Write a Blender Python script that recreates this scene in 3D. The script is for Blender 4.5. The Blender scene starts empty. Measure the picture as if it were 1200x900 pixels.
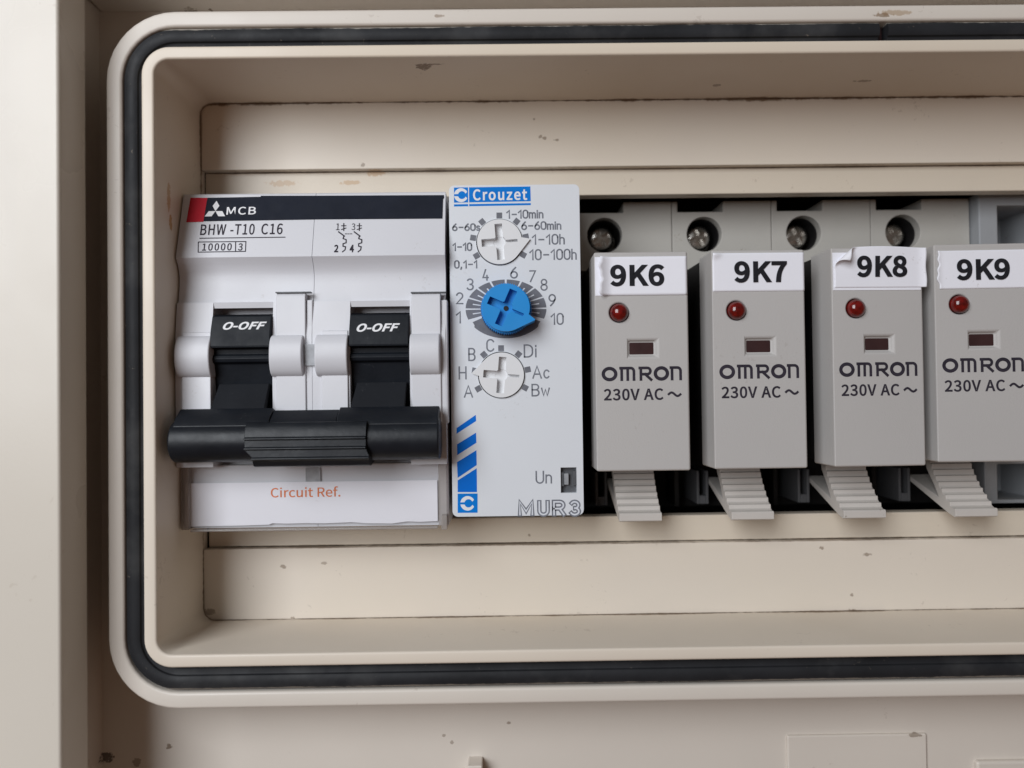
import bpy, bmesh, math, random
from mathutils import Matrix, Vector
random.seed(7)
C = bpy.context.scene.collection
S = 0.001                                   # all measures below are millimetres: x right, y into the wall, z up
rad = math.radians

# ------------------------------------------------------------------ camera, light, exposure
sc = bpy.context.scene
FPX = 905.0                                 # focal length in pixels of the 1200 x 900 photograph
CAM = (Matrix.Rotation(rad(-.45), 3, 'Z') @ Matrix.Rotation(rad(90.9), 3, 'X') @ Matrix.Rotation(rad(-.72), 3, 'Z'))
cd = bpy.data.cameras.new('camera'); cam = bpy.data.objects.new('camera', cd); C.objects.link(cam)
cam.matrix_world = CAM.to_4x4()
cd.sensor_width = 36; cd.lens = 36*FPX/1200; cd.clip_start = .005; cd.clip_end = 10
cd.dof.use_dof = True; cd.dof.focus_distance = .1035; cd.dof.aperture_fstop = 17
sc.camera = cam
w = bpy.data.worlds.new('World'); sc.world = w; w.use_nodes = True
wn = w.node_tree.nodes; wt = wn.new('ShaderNodeTexCoord'); ws = wn.new('ShaderNodeSeparateXYZ'); wr = wn.new('ShaderNodeValToRGB')
w.node_tree.links.new(wt.outputs['Generated'], ws.inputs[0]); wm = wn.new('ShaderNodeMath'); wm.operation = 'MULTIPLY_ADD'; wm.inputs[1].default_value = .5; wm.inputs[2].default_value = .5; w.node_tree.links.new(ws.outputs[2], wm.inputs[0]); w.node_tree.links.new(wm.outputs[0], wr.inputs[0]); w.node_tree.links.new(wr.outputs[0], wn['Background'].inputs[0])
wr.color_ramp.elements[0].position = .4; wr.color_ramp.elements[0].color = (1.0, .56, .36, 1); wr.color_ramp.elements[1].position = .65; wr.color_ramp.elements[1].color = (.8, .74, .68, 1)
w.node_tree.nodes['Background'].inputs[1].default_value = .125
def area(name, loc, target, size, size_y, power, col):
    l = bpy.data.lights.new(name, 'AREA'); l.shape = 'RECTANGLE'; l.size = size; l.size_y = size_y; l.energy = power; l.color = col
    o = bpy.data.objects.new(name, l); C.objects.link(o); o.location = Vector(loc)
    o.rotation_euler = (Vector(target)-Vector(loc)).to_track_quat('-Z', 'Y').to_euler()
area('window_light', (-.22, -.27, .15), (-.02, .1, .0), .24, .33, 2.15, (.925, .96, 1))
sc.view_settings.view_transform = 'Standard'; sc.view_settings.look = 'None'
sc.view_settings.exposure = 0; sc.view_settings.gamma = 1
sc.render.engine = 'CYCLES'; sc.cycles.max_bounces = 8; sc.cycles.use_denoising = True

# ------------------------------------------------------------------ helpers
def at(u, v, D):
    """photograph pixel -> (x, z) in mm on the plane y = D."""
    r = CAM @ Vector(((u-600)/FPX, -(v-450)/FPX, -1)); t = D/r.y
    return r.x*t, r.z*t

class MB:
    def __init__(s): s.b = bmesh.new()
    def face_loop(s, pts): return [s.b.verts.new(p) for p in pts]
    def prism(s, a, b):                     # two matching closed loops -> closed solid
        va, vb = s.face_loop(a), s.face_loop(b); n = len(a)
        s.b.faces.new(va); s.b.faces.new(vb[::-1])
        for i in range(n):
            j = (i+1) % n; s.b.faces.new((va[j], va[i], vb[i], vb[j]))
        return s
    def box(s, x0, x1, d0, d1, z0, z1):
        return s.py([(x0, z0), (x1, z0), (x1, z1), (x0, z1)], d0, d1)
    def px(s, poly, x0, x1): return s.prism([(x0, d, z) for d, z in poly], [(x1, d, z) for d, z in poly])
    def py(s, poly, d0, d1): return s.prism([(x, d0, z) for x, z in poly], [(x, d1, z) for x, z in poly])
    def cyl(s, x, z, r, d0, d1, n=40, r1=None):
        r1 = r if r1 is None else r1
        f = lambda R: [(x+R*math.cos(2*math.pi*i/n), z+R*math.sin(2*math.pi*i/n)) for i in range(n)]
        return s.prism([(a, d0, c) for a, c in f(r)], [(a, d1, c) for a, c in f(r1)])
    def cylx(s, d, z, r, x0, x1, n=32):
        return s.px([(d+r*math.cos(2*math.pi*i/n), z+r*math.sin(2*math.pi*i/n)) for i in range(n)], x0, x1)
    def lathe_y(s, x, z, prof, n=32, tube=False):       # prof: (r, D)
        rings = [[s.b.verts.new((x+r*math.cos(2*math.pi*i/n), d, z+r*math.sin(2*math.pi*i/n))) for i in range(n)] for r, d in prof]
        for p, q in zip(rings, rings[1:] + rings[:1] if tube else rings[1:]):
            for i in range(n):
                j = (i+1) % n; s.b.faces.new((p[i], p[j], q[j], q[i]))
        if tube: return s
        s.b.faces.new(rings[0][::-1]); s.b.faces.new(rings[-1])
        return s
    def sheet(s, poly, D):                  # flat printed shape on plane y = D(x,z) or constant
        f = D if callable(D) else (lambda x, z: D)
        vs = [s.b.verts.new((x, f(x, z), z)) for x, z in poly]
        s.b.faces.new(vs); return s
    def ring(s, x0, x1, z0, z1, r, prof, seg=10, gap=None):
        """rounded rectangle swept with profile [(outward offset, D)] ; closed profile."""
        path = []
        for cx, cz, a0 in ((x1-r, z1-r, 0), (x0+r, z1-r, 90), (x0+r, z0+r, 180), (x1-r, z0+r, 270)):
            for k in range(seg+1): path.append((cx, cz, rad(a0+90*k/seg)))
            if gap and a0 == 0:             # open the ring along its top between gap[1] and gap[0]
                g1 = len(path); path += [(gap[1], cz, rad(90)), (gap[0], cz, rad(90))]
        loops = [[s.b.verts.new((cx+(r+o)*math.cos(a), d, cz+(r+o)*math.sin(a))) for o, d in prof] for cx, cz, a in path]
        n, m = len(loops), len(prof)
        for i in range(n):
            if gap and i == g1: s.b.faces.new(loops[i]); s.b.faces.new(loops[i+1][::-1]); continue
            p, q = loops[i], loops[(i+1) % n]
            for k in range(m):
                l = (k+1) % m; s.b.faces.new((p[k], p[l], q[l], q[k]))
        return s
    def build(s, name, mat, parent=None, bevel=0, seg=2, smooth=True, cut=None, solid=0, origin=None):
        bmesh.ops.recalc_face_normals(s.b, faces=s.b.faces)
        me = bpy.data.meshes.new(name); s.b.to_mesh(me); s.b.free()
        root = parent
        while root is not None and root.parent: root = root.parent
        org = origin if origin is not None else (Vector(root['org']) if root is not None and 'org' in root else Vector((0, 0, 0)))
        me.transform(Matrix.Diagonal((S, S, S, 1)) @ Matrix.Translation(-Vector(org)))
        o = bpy.data.objects.new(name, me); C.objects.link(o)
        if cut is not None:
            bmesh.ops.recalc_face_normals(cut.b, faces=cut.b.faces)
            cm = bpy.data.meshes.new('cut'); cut.b.to_mesh(cm); cut.b.free()
            cm.transform(Matrix.Diagonal((S, S, S, 1)) @ Matrix.Translation(-Vector(org)))
            # boolean at a friendlier scale, then back
            me.transform(Matrix.Scale(1000, 4)); cm.transform(Matrix.Scale(1000, 4))
            co = bpy.data.objects.new('cut', cm); C.objects.link(co)
            md = o.modifiers.new('b', 'BOOLEAN'); md.object = co; md.operation = 'DIFFERENCE'; md.solver = 'EXACT'; md.use_self = True
            dg = bpy.context.evaluated_depsgraph_get(); dg.update()
            nm = bpy.data.meshes.new_from_object(o.evaluated_get(dg)); nm.name = name
            o.modifiers.clear(); o.data = nm; nm.transform(Matrix.Scale(.001, 4))
            bpy.data.objects.remove(co); bpy.data.meshes.remove(me); me = nm
        me.materials.clear()
        me.materials.append(M[mat])
        if smooth: me.polygons.foreach_set('use_smooth', [True]*len(me.polygons))
        if solid:
            md = o.modifiers.new('thick', 'SOLIDIFY'); md.thickness = solid*S; md.offset = 1
        if bevel:
            md = o.modifiers.new('bevel', 'BEVEL'); md.width = bevel*S; md.segments = seg; md.limit_method = 'ANGLE'; md.angle_limit = rad(32)
            md.harden_normals = True
        elif smooth:
            flat = [e for e in me.edges]
            me.set_sharp_from_angle(angle=rad(32))
        if parent is not None:
            o.parent = parent
        return o

def empty(name, loc, label, cat, group=None):
    o = bpy.data.objects.new(name, None); C.objects.link(o); o.empty_display_size = .005
    o['org'] = tuple(loc); o.location = Vector(loc)*S; o['label'] = label; o['category'] = cat
    if group: o['group'] = group
    return o
def copy_tree(o, parent=None):
    c = o.copy(); C.objects.link(c); c.parent = parent
    for ch in [x for x in bpy.data.objects if x.parent == o]: copy_tree(ch, c)
    return c

# ------------------------------------------------------------------ materials
def grime(lines, spots):
    """brown dirt along seams (axis, position, width, strength) and blots (centre, radii, colour, strength), broken up by noise"""
    def f(k, base):
        sep = k['N'].new('ShaderNodeSeparateXYZ'); k['L'].new(k['geo'].outputs['Position'], sep.inputs[0])
        n1 = k['noise'](900, 4, .65).outputs['Fac']; n3 = k['noise'](1900, 3, .6).outputs['Fac']; n2 = k['noise'](70, 3).outputs['Fac']
        for ax, pos, wd, st, *lc in lines:
            d = k['math']('ABSOLUTE', k['math']('SUBTRACT', sep.outputs[ax], pos*S))
            d = k['math']('DIVIDE', d, wd*S)
            t = k['math']('ADD', d, k['math']('MULTIPLY', k['math']('SUBTRACT', n1, .5), 2.2))
            t = k['math']('ADD', t, k['math']('MULTIPLY', k['math']('SUBTRACT', n2, .5), 3.5))
            base = k['mix'](k['ramp'](t, [(.2, (st,)*3), (.9, (0, 0, 0))]), base, lc[0] if lc else (.17, .10, .05))
        for (cx, cy, cz), (rx, ry, rz), colr, st in spots:
            acc = None
            for i, (c, r) in enumerate(((cx, rx), (cy, ry), (cz, rz))):
                q = k['math']('DIVIDE', k['math']('SUBTRACT', sep.outputs[i], c*S), r*S); q = k['math']('MULTIPLY', q, q)
                acc = q if acc is None else k['math']('ADD', acc, q)
            acc = k['math']('ADD', acc, k['math']('MULTIPLY', k['math']('SUBTRACT', n3, .5), 3.4))
            base = k['mix'](k['ramp'](acc, [(.55, (st,)*3), (.95, (0, 0, 0))]), base, colr)
        return base
    return f

def sp(u, v, D, ru, rz, colr=(.16, .10, .055), st=.6, rd=None):
    x, z = at(u, v, D); return ((x, D, z), (ru, rd or 1.5, rz), colr, st)
M = {}
def mat(name, col, rough=.45, spec=.5, var=.05, vscale=60, bump=.0, bscale=3000, specks=0, speck_col=(.09, .055, .03), speck_scale=220, coat=0, metal=0,
        tint=None, streak=None, extra=None, micro=0, sss=0):
    m = bpy.data.materials.new(name); m.use_nodes = True; M[name] = m
    nt = m.node_tree; N = nt.nodes; L = nt.links; b = N['Principled BSDF']
    b.inputs['Roughness'].default_value = rough; b.inputs['Specular IOR Level'].default_value = spec
    b.inputs['Coat Weight'].default_value = coat; b.inputs['Coat Roughness'].default_value = .15; b.inputs['Metallic'].default_value = metal
    tc = N.new('ShaderNodeTexCoord'); geo = N.new('ShaderNodeNewGeometry')
    def noise(scale, detail=4, r=.55, dist=0, vec=None):
        n = N.new('ShaderNodeTexNoise'); n.inputs['Scale'].default_value = scale; n.inputs['Detail'].default_value = detail
        n.inputs['Roughness'].default_value = r; n.inputs['Distortion'].default_value = dist
        L.new(vec or geo.outputs['Position'], n.inputs['Vector']); return n
    def ramp(src, stops):
        r = N.new('ShaderNodeValToRGB'); e = r.color_ramp.elements
        while len(e) < len(stops): e.new(.5)
        for el, (p, c) in zip(e, stops): el.position = p; el.color = c if len(c) == 4 else (*c, 1)
        L.new(src, r.inputs[0]); return r.outputs[0]
    def mix(fac, a, bb, mode='MIX'):
        x = N.new('ShaderNodeMix'); x.data_type = 'RGBA'; x.blend_type = mode
        for sock, v in ((x.inputs['Factor'], fac), (x.inputs['A'], a), (x.inputs['B'], bb)):
            if hasattr(v, 'is_output'): L.new(v, sock)
            elif isinstance(v, (int, float)): sock.default_value = v
            else: sock.default_value = (*v, 1)
        return x.outputs['Result']
    def math_(op, a, bb=None, clamp=False):
        x = N.new('ShaderNodeMath'); x.operation = op; x.use_clamp = clamp
        for i, v in enumerate((a, bb)):
            if v is None: continue
            if hasattr(v, 'is_output'): L.new(v, x.inputs[i])
            else: x.inputs[i].default_value = v
        return x.outputs[0]
    lo = tuple(c*(1-var) for c in col); hi = tuple(min(1, c*(1+var)) for c in col)
    base = ramp(noise(vscale, 5).outputs['Fac'], [(.3, lo), (.7, hi)])
    if tint:                                # broad patches of a second colour (yellowing, grime film)
        base = mix(ramp(noise(tint[1], 3).outputs['Fac'], [(.45, (0, 0, 0)), (.75, (tint[2],)*3)]), base, tint[0])
    if streak:                              # wiping streaks along x or z
        mp = N.new('ShaderNodeMapping'); L.new(geo.outputs['Position'], mp.inputs[0]); mp.inputs['Scale'].default_value = streak[1]
        base = mix(ramp(noise(1, 5, .6, 0, mp.outputs[0]).outputs['Fac'], [(.48, (0, 0, 0)), (.8, (streak[2],)*3)]), base, streak[0])
    if specks:
        n1 = noise(speck_scale*9, 2, .5, .6).outputs['Fac']; n2 = noise(speck_scale*.8, 2).outputs['Fac']
        msk = ramp(math_('MULTIPLY', n1, n2), [(.43, (0, 0, 0)), (.46, (specks,)*3)])
        base = mix(msk, base, speck_col)
    if extra: base = extra(dict(N=N, L=L, geo=geo, noise=noise, ramp=ramp, mix=mix, math=math_), base)
    L.new(base, b.inputs['Base Color'])
    rn = noise(vscale*2.3, 4).outputs['Fac']
    L.new(ramp(rn, [(.3, (max(0, rough-.07),)*3), (.7, (min(1, rough+.1),)*3)]), b.inputs['Roughness'])
    if bump:
        bp = N.new('ShaderNodeBump'); bp.inputs['Strength'].default_value = bump; bp.inputs['Distance'].default_value = .00006
        L.new(noise(bscale, 3).outputs['Fac'], bp.inputs['Height']); L.new(bp.outputs[0], b.inputs['Normal'])
    if sss: b.inputs['Subsurface Weight'].default_value = sss; b.inputs['Subsurface Radius'].default_value = (.0008, .0006, .0004); b.inputs['Subsurface Scale'].default_value = 1
    return m

RUST = (.46, .24, .07)
wall_spots = [((-20.2 + 10.0, 100.0, 43.05), (1.1, 1.1, 1.5), (.16, .095, .05), .85),
              ((-19.3 + 10.6, 99.3, 43.05), (1.2, .25, 1.5), (.2, .12, .07), .7),
              ((-43.9, 101.2, 26.6), (1.5, .55, 2.1), RUST, .7), ((-43.9, 101.7, 23.4), (1.5, .6, 1.0), RUST, .85), ((-43.9, 105.5, 24.0), (1.5, .6, 1.5), RUST, .7),
              ((50, 106, 43.05), (1.3, .4, 1.5), (.16, .095, .05), .6), ((30, 107, 43.05), (.7, .4, 1.5), (.16, .095, .05), .6)]
panel_spots = [sp(628, 116, 112, .8, .35), sp(638, 162, 112, .35, .25), sp(652, 164, 112, .4, .2), sp(633, 160, 112, .3, .3), sp(626, 140, 112, .25, .3),
               sp(425, 193, 112, .35, .35), sp(1016, 650, 112, .7, .25, st=.6), sp(963, 642, 112, .35, .3), sp(332, 664, 112, .5, .3, st=.6), sp(380, 660, 112, .5, .2, st=.5),
               sp(343, 724, 112, .3, .2), sp(245, 717, 112, 1.0, .5, st=.6), sp(440, 203, 113.2, 1.4, .5, RUST, .5), sp(330, 215, 113.2, 2.4, .5, RUST, .4), sp(410, 214, 113.2, 1.6, .4, RUST, .5),
               sp(1000, 717, 112, .8, .5), sp(998, 697, 112, .3, .3), sp(620, 627, 113.2, .25, .25)]
floor_spots = [sp(1048, 15.5, 98, 2.3, .4, (.36, .24, .13), .6), sp(1035, 18, 98, 1.2, .3, (.2, .12, .06), .7), sp(514, 19, 98, .7, .25, (.2, .12, .06), .6), sp(125, 887, 107, .9, .8, (.06, .04, .03), .85), sp(198, 875, 107, .5, .45, st=.75), sp(248, 10, 107, .5, .5, st=.8), sp(160, 893, 107, .6, .6), sp(520, 862, 107, .3, .25, st=.5),
               sp(530, 870, 107, .3, .3, st=.5), sp(596, 847, 107, .4, .2, st=.6), sp(1070, 860, 107, 1.4, .25, st=.6), sp(225, 12, 107, 1.2, .3)]
CREAM = (.67, .615, .55)
mat('cream_plastic', CREAM, .42, .45, .035, 25, .12, 2500, .15, (.17, .10, .055), 150, tint=((.63, .57, .51), 12, .4),
    extra=grime([], floor_spots))
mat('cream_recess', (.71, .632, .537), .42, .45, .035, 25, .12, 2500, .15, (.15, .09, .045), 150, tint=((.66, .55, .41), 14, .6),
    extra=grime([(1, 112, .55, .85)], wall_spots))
mat('cream_flange', (.64, .592, .52), .3, .4, .03, 18, .10, 2500, .15, (.25, .17, .1), 120, streak=((.60, .56, .51), (260, 60, 10), .5))
mat('cream_panel', (.71, .638, .552), .4, .45, .03, 25, .12, 2500, .18, (.15, .09, .05), 170, tint=((.69, .605, .475), 14, .55),
    extra=grime([(2, 43.1, .35, .9), (2, -31.75, .13, .55), (2, 33.25, .10, .5), (2, -21.5, .10, .6), (0, -43.85, .14, .4)], panel_spots))
mat('cream_strip', (.665, .588, .485), .42, .45, .04, 30, .12, 2500, .2, (.2, .12, .06), 150, tint=((.62, .54, .43), 15, .6),
    extra=grime([(2, 33.2, .10, .6), (2, -21.45, .12, .7)], panel_spots))
mat('rubber', (.019, .0198, .0225), .55, .2, .25, 120, .35, 1500, .0, extra=lambda k, b: grime([(2, 47.45, .22, .75, (.42, .38, .33)), (2, -36.4, .16, .6, (.34, .29, .24))], [])(k, k['mix'](
    k['ramp'](k['noise'](1100, 3, .6, .8).outputs['Fac'], [(.70, (0, 0, 0)), (.76, (.5, .5, .5))]), k['mix'](k['ramp'](k['noise'](160, 4).outputs['Fac'], [(.5, (0, 0, 0)), (.75, (.35, .35, .35))]), b, (.10, .10, .10)), (.30, .25, .2))))
mat('breaker_white', (.63, .632, .668), .38, .5, .015, 40, .1, 2600, .15, (.3, .25, .2), 260, sss=.0)
mat('black_plastic', (.009, .011, .015), .42, .13, .2, 150, .3, 1800, .5, (.06, .06, .065), 500)
mat('bar_plastic', (.009, .011, .015), .38, .27, .2, 150, .3, 1800, .5, (.06, .06, .065), 500)
mat('tab_plastic', (.013, .0145, .018), .6, .1, .15, 150, .3, 2200, .5, (.09, .09, .095), 700)
mat('timer_white', (.70, .725, .765), .36, .5, .012, 30, .08, 2600, .15, (.4, .36, .34), 260)
mat('knob_white', (.74, .745, .76), .4, .5, .015, 60, .03)
mat('knob_blue', (.018, .26, .66), .38, .3, .06, 90, .03)
mat('relay_grey', (.485, .468, .455), .55, .4, .02, 40, .35, 5200, .12, (.2, .15, .12), 190)
mat('socket_beige', (.44, .42, .385), .6, .35, .05, 90, .25, 2500, .6, (.2, .15, .1), 250)
mat('well_shade', (.012, .011, .011), .6, .3, .1)  # near-black that puts the shade of deep recesses into the colour
mat('post_grey', (.10, .10, .105), .6, .3, .1, 90)
mat('lever_grey', (.56, .525, .49), .55, .4, .04, 90, .2, 3500, .5, (.2, .15, .1), 250)
mat('end_grey', (.30, .31, .325), .55, .4, .05, 90, .15, 2500, .4)
mat('steel', (.46, .44, .41), .26, .5, .25, 500, .3, 900, metal=1)
mat('lamp_red', (.13, .004, .003), .12, .4, .55, 1500, coat=.5)
mat('window_dark', (.045, .022, .022), .35, .2, .2, 300)
mat('paper_white', (.85, .85, .91), .6, .3, .01, 120, .12, 1200, .3, (.5, .47, .45), 260)
mat('paper_back', (.68, .59, .55), .7, .2, .03, 120)
mat('ink_black', (.018, .018, .022), .6, .12, .2, 700)
mat('ink_band', (.013, .016, .026), .6, .12, .12, 300)
mat('ink_red', (.47, .015, .03), .5, .15, .08, 300)
mat('ink_blue', (.0, .185, .64), .5, .12, .06, 300)
mat('ink_blue_deep', (.0, .15, .64), .5, .12, .06, 300)
mat('ink_grey', (.17, .18, .21), .55, .3, .2, 700)
mat('ink_scale', (.155, .16, .185), .5, .3, .15, 700)
mat('ink_white', (.78, .78, .80), .5, .3, .03, 500)
mat('ink_pale', (.66, .69, .745), .45, .3, .02, 300)
mat('ink_orange', (.74, .19, .05), .5, .3, .1, 700)
mat('lettering_dark', (.035, .03, .042), .6, .12, .2, 500)
mat('dip_grey', (.10, .105, .115), .4, .4, .3, 900)
mat('dip_slide', (.33, .34, .36), .4, .4, .2, 900)
def clear(name, tcol, fac):
    m = bpy.data.materials.new(name); m.use_nodes = True; M[name] = m; nt = m.node_tree; nt.nodes.clear()
    o = nt.nodes.new('ShaderNodeOutputMaterial'); t = nt.nodes.new('ShaderNodeBsdfTransparent'); g = nt.nodes.new('ShaderNodeBsdfPrincipled'); x = nt.nodes.new('ShaderNodeMixShader')
    t.inputs[0].default_value = (*tcol, 1); g.inputs['Base Color'].default_value = (.55, .52, .5, 1); g.inputs['Roughness'].default_value = .12
    x.inputs[0].default_value = fac
    nt.links.new(t.outputs[0], x.inputs[1]); nt.links.new(g.outputs[0], x.inputs[2]); nt.links.new(x.outputs[0], o.inputs[0])
clear('clear_plastic', (.985, .985, .985), .04)
clear('clear_edge', (.82, .79, .77), .38)

# ------------------------------------------------------------------ lettering
try: SANS = bpy.data.fonts.load(bpy.utils.resource_path('LOCAL') + '/datafiles/fonts/Noto Sans CJK Regular.woff2')     # Blender's own bundled face
except Exception: SANS = None
FS = 2.0
def font_shapes(txt, offset=0, shear=0, spacing=1):
    cu = bpy.data.curves.new('t', 'FONT'); cu.body = txt; cu.size = 1 if not SANS else FS; cu.offset = offset; cu.shear = shear; cu.space_character = spacing; cu.resolution_u = 6
    if SANS: cu.font = SANS
    o = bpy.data.objects.new('t', cu); C.objects.link(o); dg = bpy.context.evaluated_depsgraph_get(); dg.update()
    me = bpy.data.meshes.new_from_object(o.evaluated_get(dg)); bpy.data.objects.remove(o); bpy.data.curves.remove(cu)
    vs = [(v.co.x, v.co.y) for v in me.vertices]; fs = [tuple(p.vertices) for p in me.polygons]; bpy.data.meshes.remove(me)
    return vs, fs
def put_text(mb, txt, x0, x1, z0, z1, D, **kw):
    """printed words fitted into x0..x1, z0..z1 on plane D"""
    vs, fs = font_shapes(txt, **kw); f = D if callable(D) else (lambda x, z: D)
    ax, bx = min(v[0] for v in vs), max(v[0] for v in vs); ay, by = min(v[1] for v in vs), max(v[1] for v in vs)
    out = []
    for x, y in vs:
        X = x0+(x-ax)/(bx-ax)*(x1-x0); Z = z0+(y-ay)/(by-ay)*(z1-z0); out.append(mb.b.verts.new((X, f(X, Z), Z)))
    for t in fs:
        try: mb.b.faces.new([out[i] for i in t])
        except ValueError: pass
def px_text(mb, txt, u0, u1, v0, v1, D, Dm=None, **kw):
    """same, from the measured box on the photograph (v0 top, v1 bottom) on depth Dm"""
    dm = Dm or D; um, vm = (u0+u1)/2, (v0+v1)/2
    put_text(mb, txt, at(u0, vm, dm)[0], at(u1, vm, dm)[0], at(um, v1, dm)[1], at(um, v0, dm)[1], D, **kw)

def arc(cx, cy, rx, ry, a0, a1, n=10): return [(cx+rx*math.cos(rad(a0+(a1-a0)*i/n)), cy+ry*math.sin(rad(a0+(a1-a0)*i/n))) for i in range(n+1)]
G = {  # single-stroke letters: width, strokes on a cap height of 1
 '0': (.55, [arc(.275, .72, .275, .28, 0, 180) + arc(.275, .28, .275, .28, 180, 360) + [(.55, .72)]]),
 '1': (.35, [[(0, .72), (.3, 1), (.3, 0)]]),
 '2': (.55, [arc(.275, .72, .265, .28, 165, -35, 10) + [(.0, 0), (.55, 0)]]),
 '3': (.55, [arc(.26, .745, .25, .255, 150, -88, 12), arc(.26, .255, .28, .255, 88, -155, 12)]),
 '4': (.55, [[(.42, 0), (.42, .45)], [(.28, 1), (0, .25), (.55, .25)]]),
 '5': (.55, [[(.5, 1), (.08, 1), (.04, .55)] + arc(.26, .32, .28, .32, 130, -150, 10)]),
 '6': (.55, [[(.42, 1), (.16, .72)] + arc(.275, .3, .275, .3, 150, 510, 18)]),
 '7': (.5, [[(0, 1), (.5, 1), (.16, 0)]]),
 '8': (.55, [arc(.275, .76, .24, .24, -90, 270, 16), arc(.275, .26, .275, .26, 90, 450, 16)]),
 '9': (.55, [[(.13, 0), (.39, .28)] + arc(.275, .7, .275, .3, -30, 330, 18)]),
 '-': (.62, [[(.08, .48), (.56, .48)]]), '.': (.22, [[(.11, .0), (.11, .1)], [(.11, 0), (.03, -.16)]]), ' ': (.4, []),
 'm': (.7, [[(0, 0), (0, .68)], [(0, .5)] + arc(.175, .5, .175, .17, 180, 0, 6) + [(.35, 0)], [(.35, .5)] + arc(.525, .5, .175, .17, 180, 0, 6) + [(.7, 0)]]),
 'i': (.05, [[(.03, 0), (.03, .66)], [(.03, .86), (.03, .95)]]), 'l': (.05, [[(.03, 0), (.03, 1)]]),
 'n': (.42, [[(0, 0), (0, .68)], [(0, .45)] + arc(.21, .46, .21, .21, 180, 0, 8) + [(.42, 0)]]),
 'h': (.42, [[(0, 0), (0, 1)], [(0, .45)] + arc(.21, .46, .21, .21, 180, 0, 8) + [(.42, 0)]]),
 's': (.38, [arc(.19, .5, .18, .16, 30, 270, 8) + arc(.19, .16, .19, .17, 90, -150, 8)]),
 'A': (.7, [[(0, 0), (.35, 1), (.7, 0)], [(.12, .33), (.58, .33)]]),
 'B': (.55, [[(0, 0), (0, 1), (.3, 1)] + arc(.3, .765, .22, .235, 90, -90, 8) + [(0, .53)], [(.3, .53)] + arc(.3, .265, .25, .265, 90, -90, 8) + [(0, 0)]]),
 'C': (.6, [arc(.32, .68, .31, .32, 25, 180, 8) + arc(.32, .32, .31, .32, 180, 335, 8)]),
 'D': (.58, [[(0, 0), (0, 1), (.22, 1)] + arc(.22, .64, .36, .36, 90, 0, 6) + arc(.22, .36, .36, .36, 0, -90, 6) + [(0, 0)]]),
 'H': (.55, [[(0, 0), (0, 1)], [(.55, 0), (.55, 1)], [(0, .52), (.55, .52)]]),
 'c': (.45, [arc(.24, .33, .23, .33, 40, 320, 12)]), 'w': (.62, [[(0, .66), (.16, 0), (.31, .55), (.46, 0), (.62, .66)]]),
 'U': (.58, [[(0, 1), (0, .3)] + arc(.29, .3, .29, .3, 180, 360, 10) + [(.58, 1)]]),
 'M': (.9, [[(0, 0), (0, 1), (.45, .25), (.9, 1), (.9, 0)]]),
 'R': (.7, [[(0, 0), (0, 1), (.4, 1)] + arc(.4, .735, .27, .265, 90, -90, 8) + [(0, .47)], [(.4, .47), (.7, 0)]]),
}
_lift = [0.0]
def ribbon(mb, pts, wd, D, closed=False):
    f = D if callable(D) else (lambda x, z: D)
    _lift[0] = (_lift[0]+.003) % .014; e = _lift[0]
    p = [Vector((a, b)) for a, b in pts]
    q = [p[0]]
    for v in p[1:]:
        if (v-q[-1]).length > 1e-5: q.append(v)
    p = q
    if closed and (p[0]-p[-1]).length < 1e-4: p.pop()
    n = len(p); A = []; B = []
    for i in range(n):
        prev = p[(i-1) % n] if (i > 0 or closed) else None; nxt = p[(i+1) % n] if (i < n-1 or closed) else None
        d1 = (p[i]-prev).normalized() if prev is not None else None; d2 = (nxt-p[i]).normalized() if nxt is not None else None
        if d1 is None: d1 = d2
        if d2 is None: d2 = d1
        t = d1+d2; t = t.normalized() if t.length > 1e-4 else d1
        nn = Vector((-t.y, t.x)); c = max(.66, nn.dot(Vector((-d1.y, d1.x)))); h = wd/2/c
        c0 = p[i].copy()
        if prev is None: c0 -= d2*wd*.4
        if nxt is None: c0 += d1*wd*.4
        a, b = c0+nn*h, c0-nn*h
        A.append(mb.b.verts.new((a.x, f(a.x, a.y)-e, a.y))); B.append(mb.b.verts.new((b.x, f(b.x, b.y)-e, b.y)))
    for i in range(n if closed else n-1):
        j = (i+1) % n
        mb.b.faces.new((A[i], A[j], B[j], B[i]))
def strokes(mb, txt, x0, x1, z0, h, wd, D, slant=0, gapc=.22):
    tot = sum(G[c][0] for c in txt)+gapc*(len(txt)-1); k = (x1-x0)/tot; x = x0
    for c in txt:
        gw, st = G[c]
        for s_ in st: ribbon(mb, [(x+px*k+slant*py*h, z0+py*h) for px, py in s_], wd, D)
        x += (gw+gapc)*k
def px_strokes(mb, txt, u0, u1, v0, v1, wd, D, Dm, **kw):
    um, vm = (u0+u1)/2, (v0+v1)/2; z0 = at(um, v1, Dm)[1]
    strokes(mb, txt, at(u0, vm, Dm)[0], at(u1, vm, Dm)[0], z0, at(um, v0, Dm)[1]-z0, wd, D, **kw)

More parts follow.
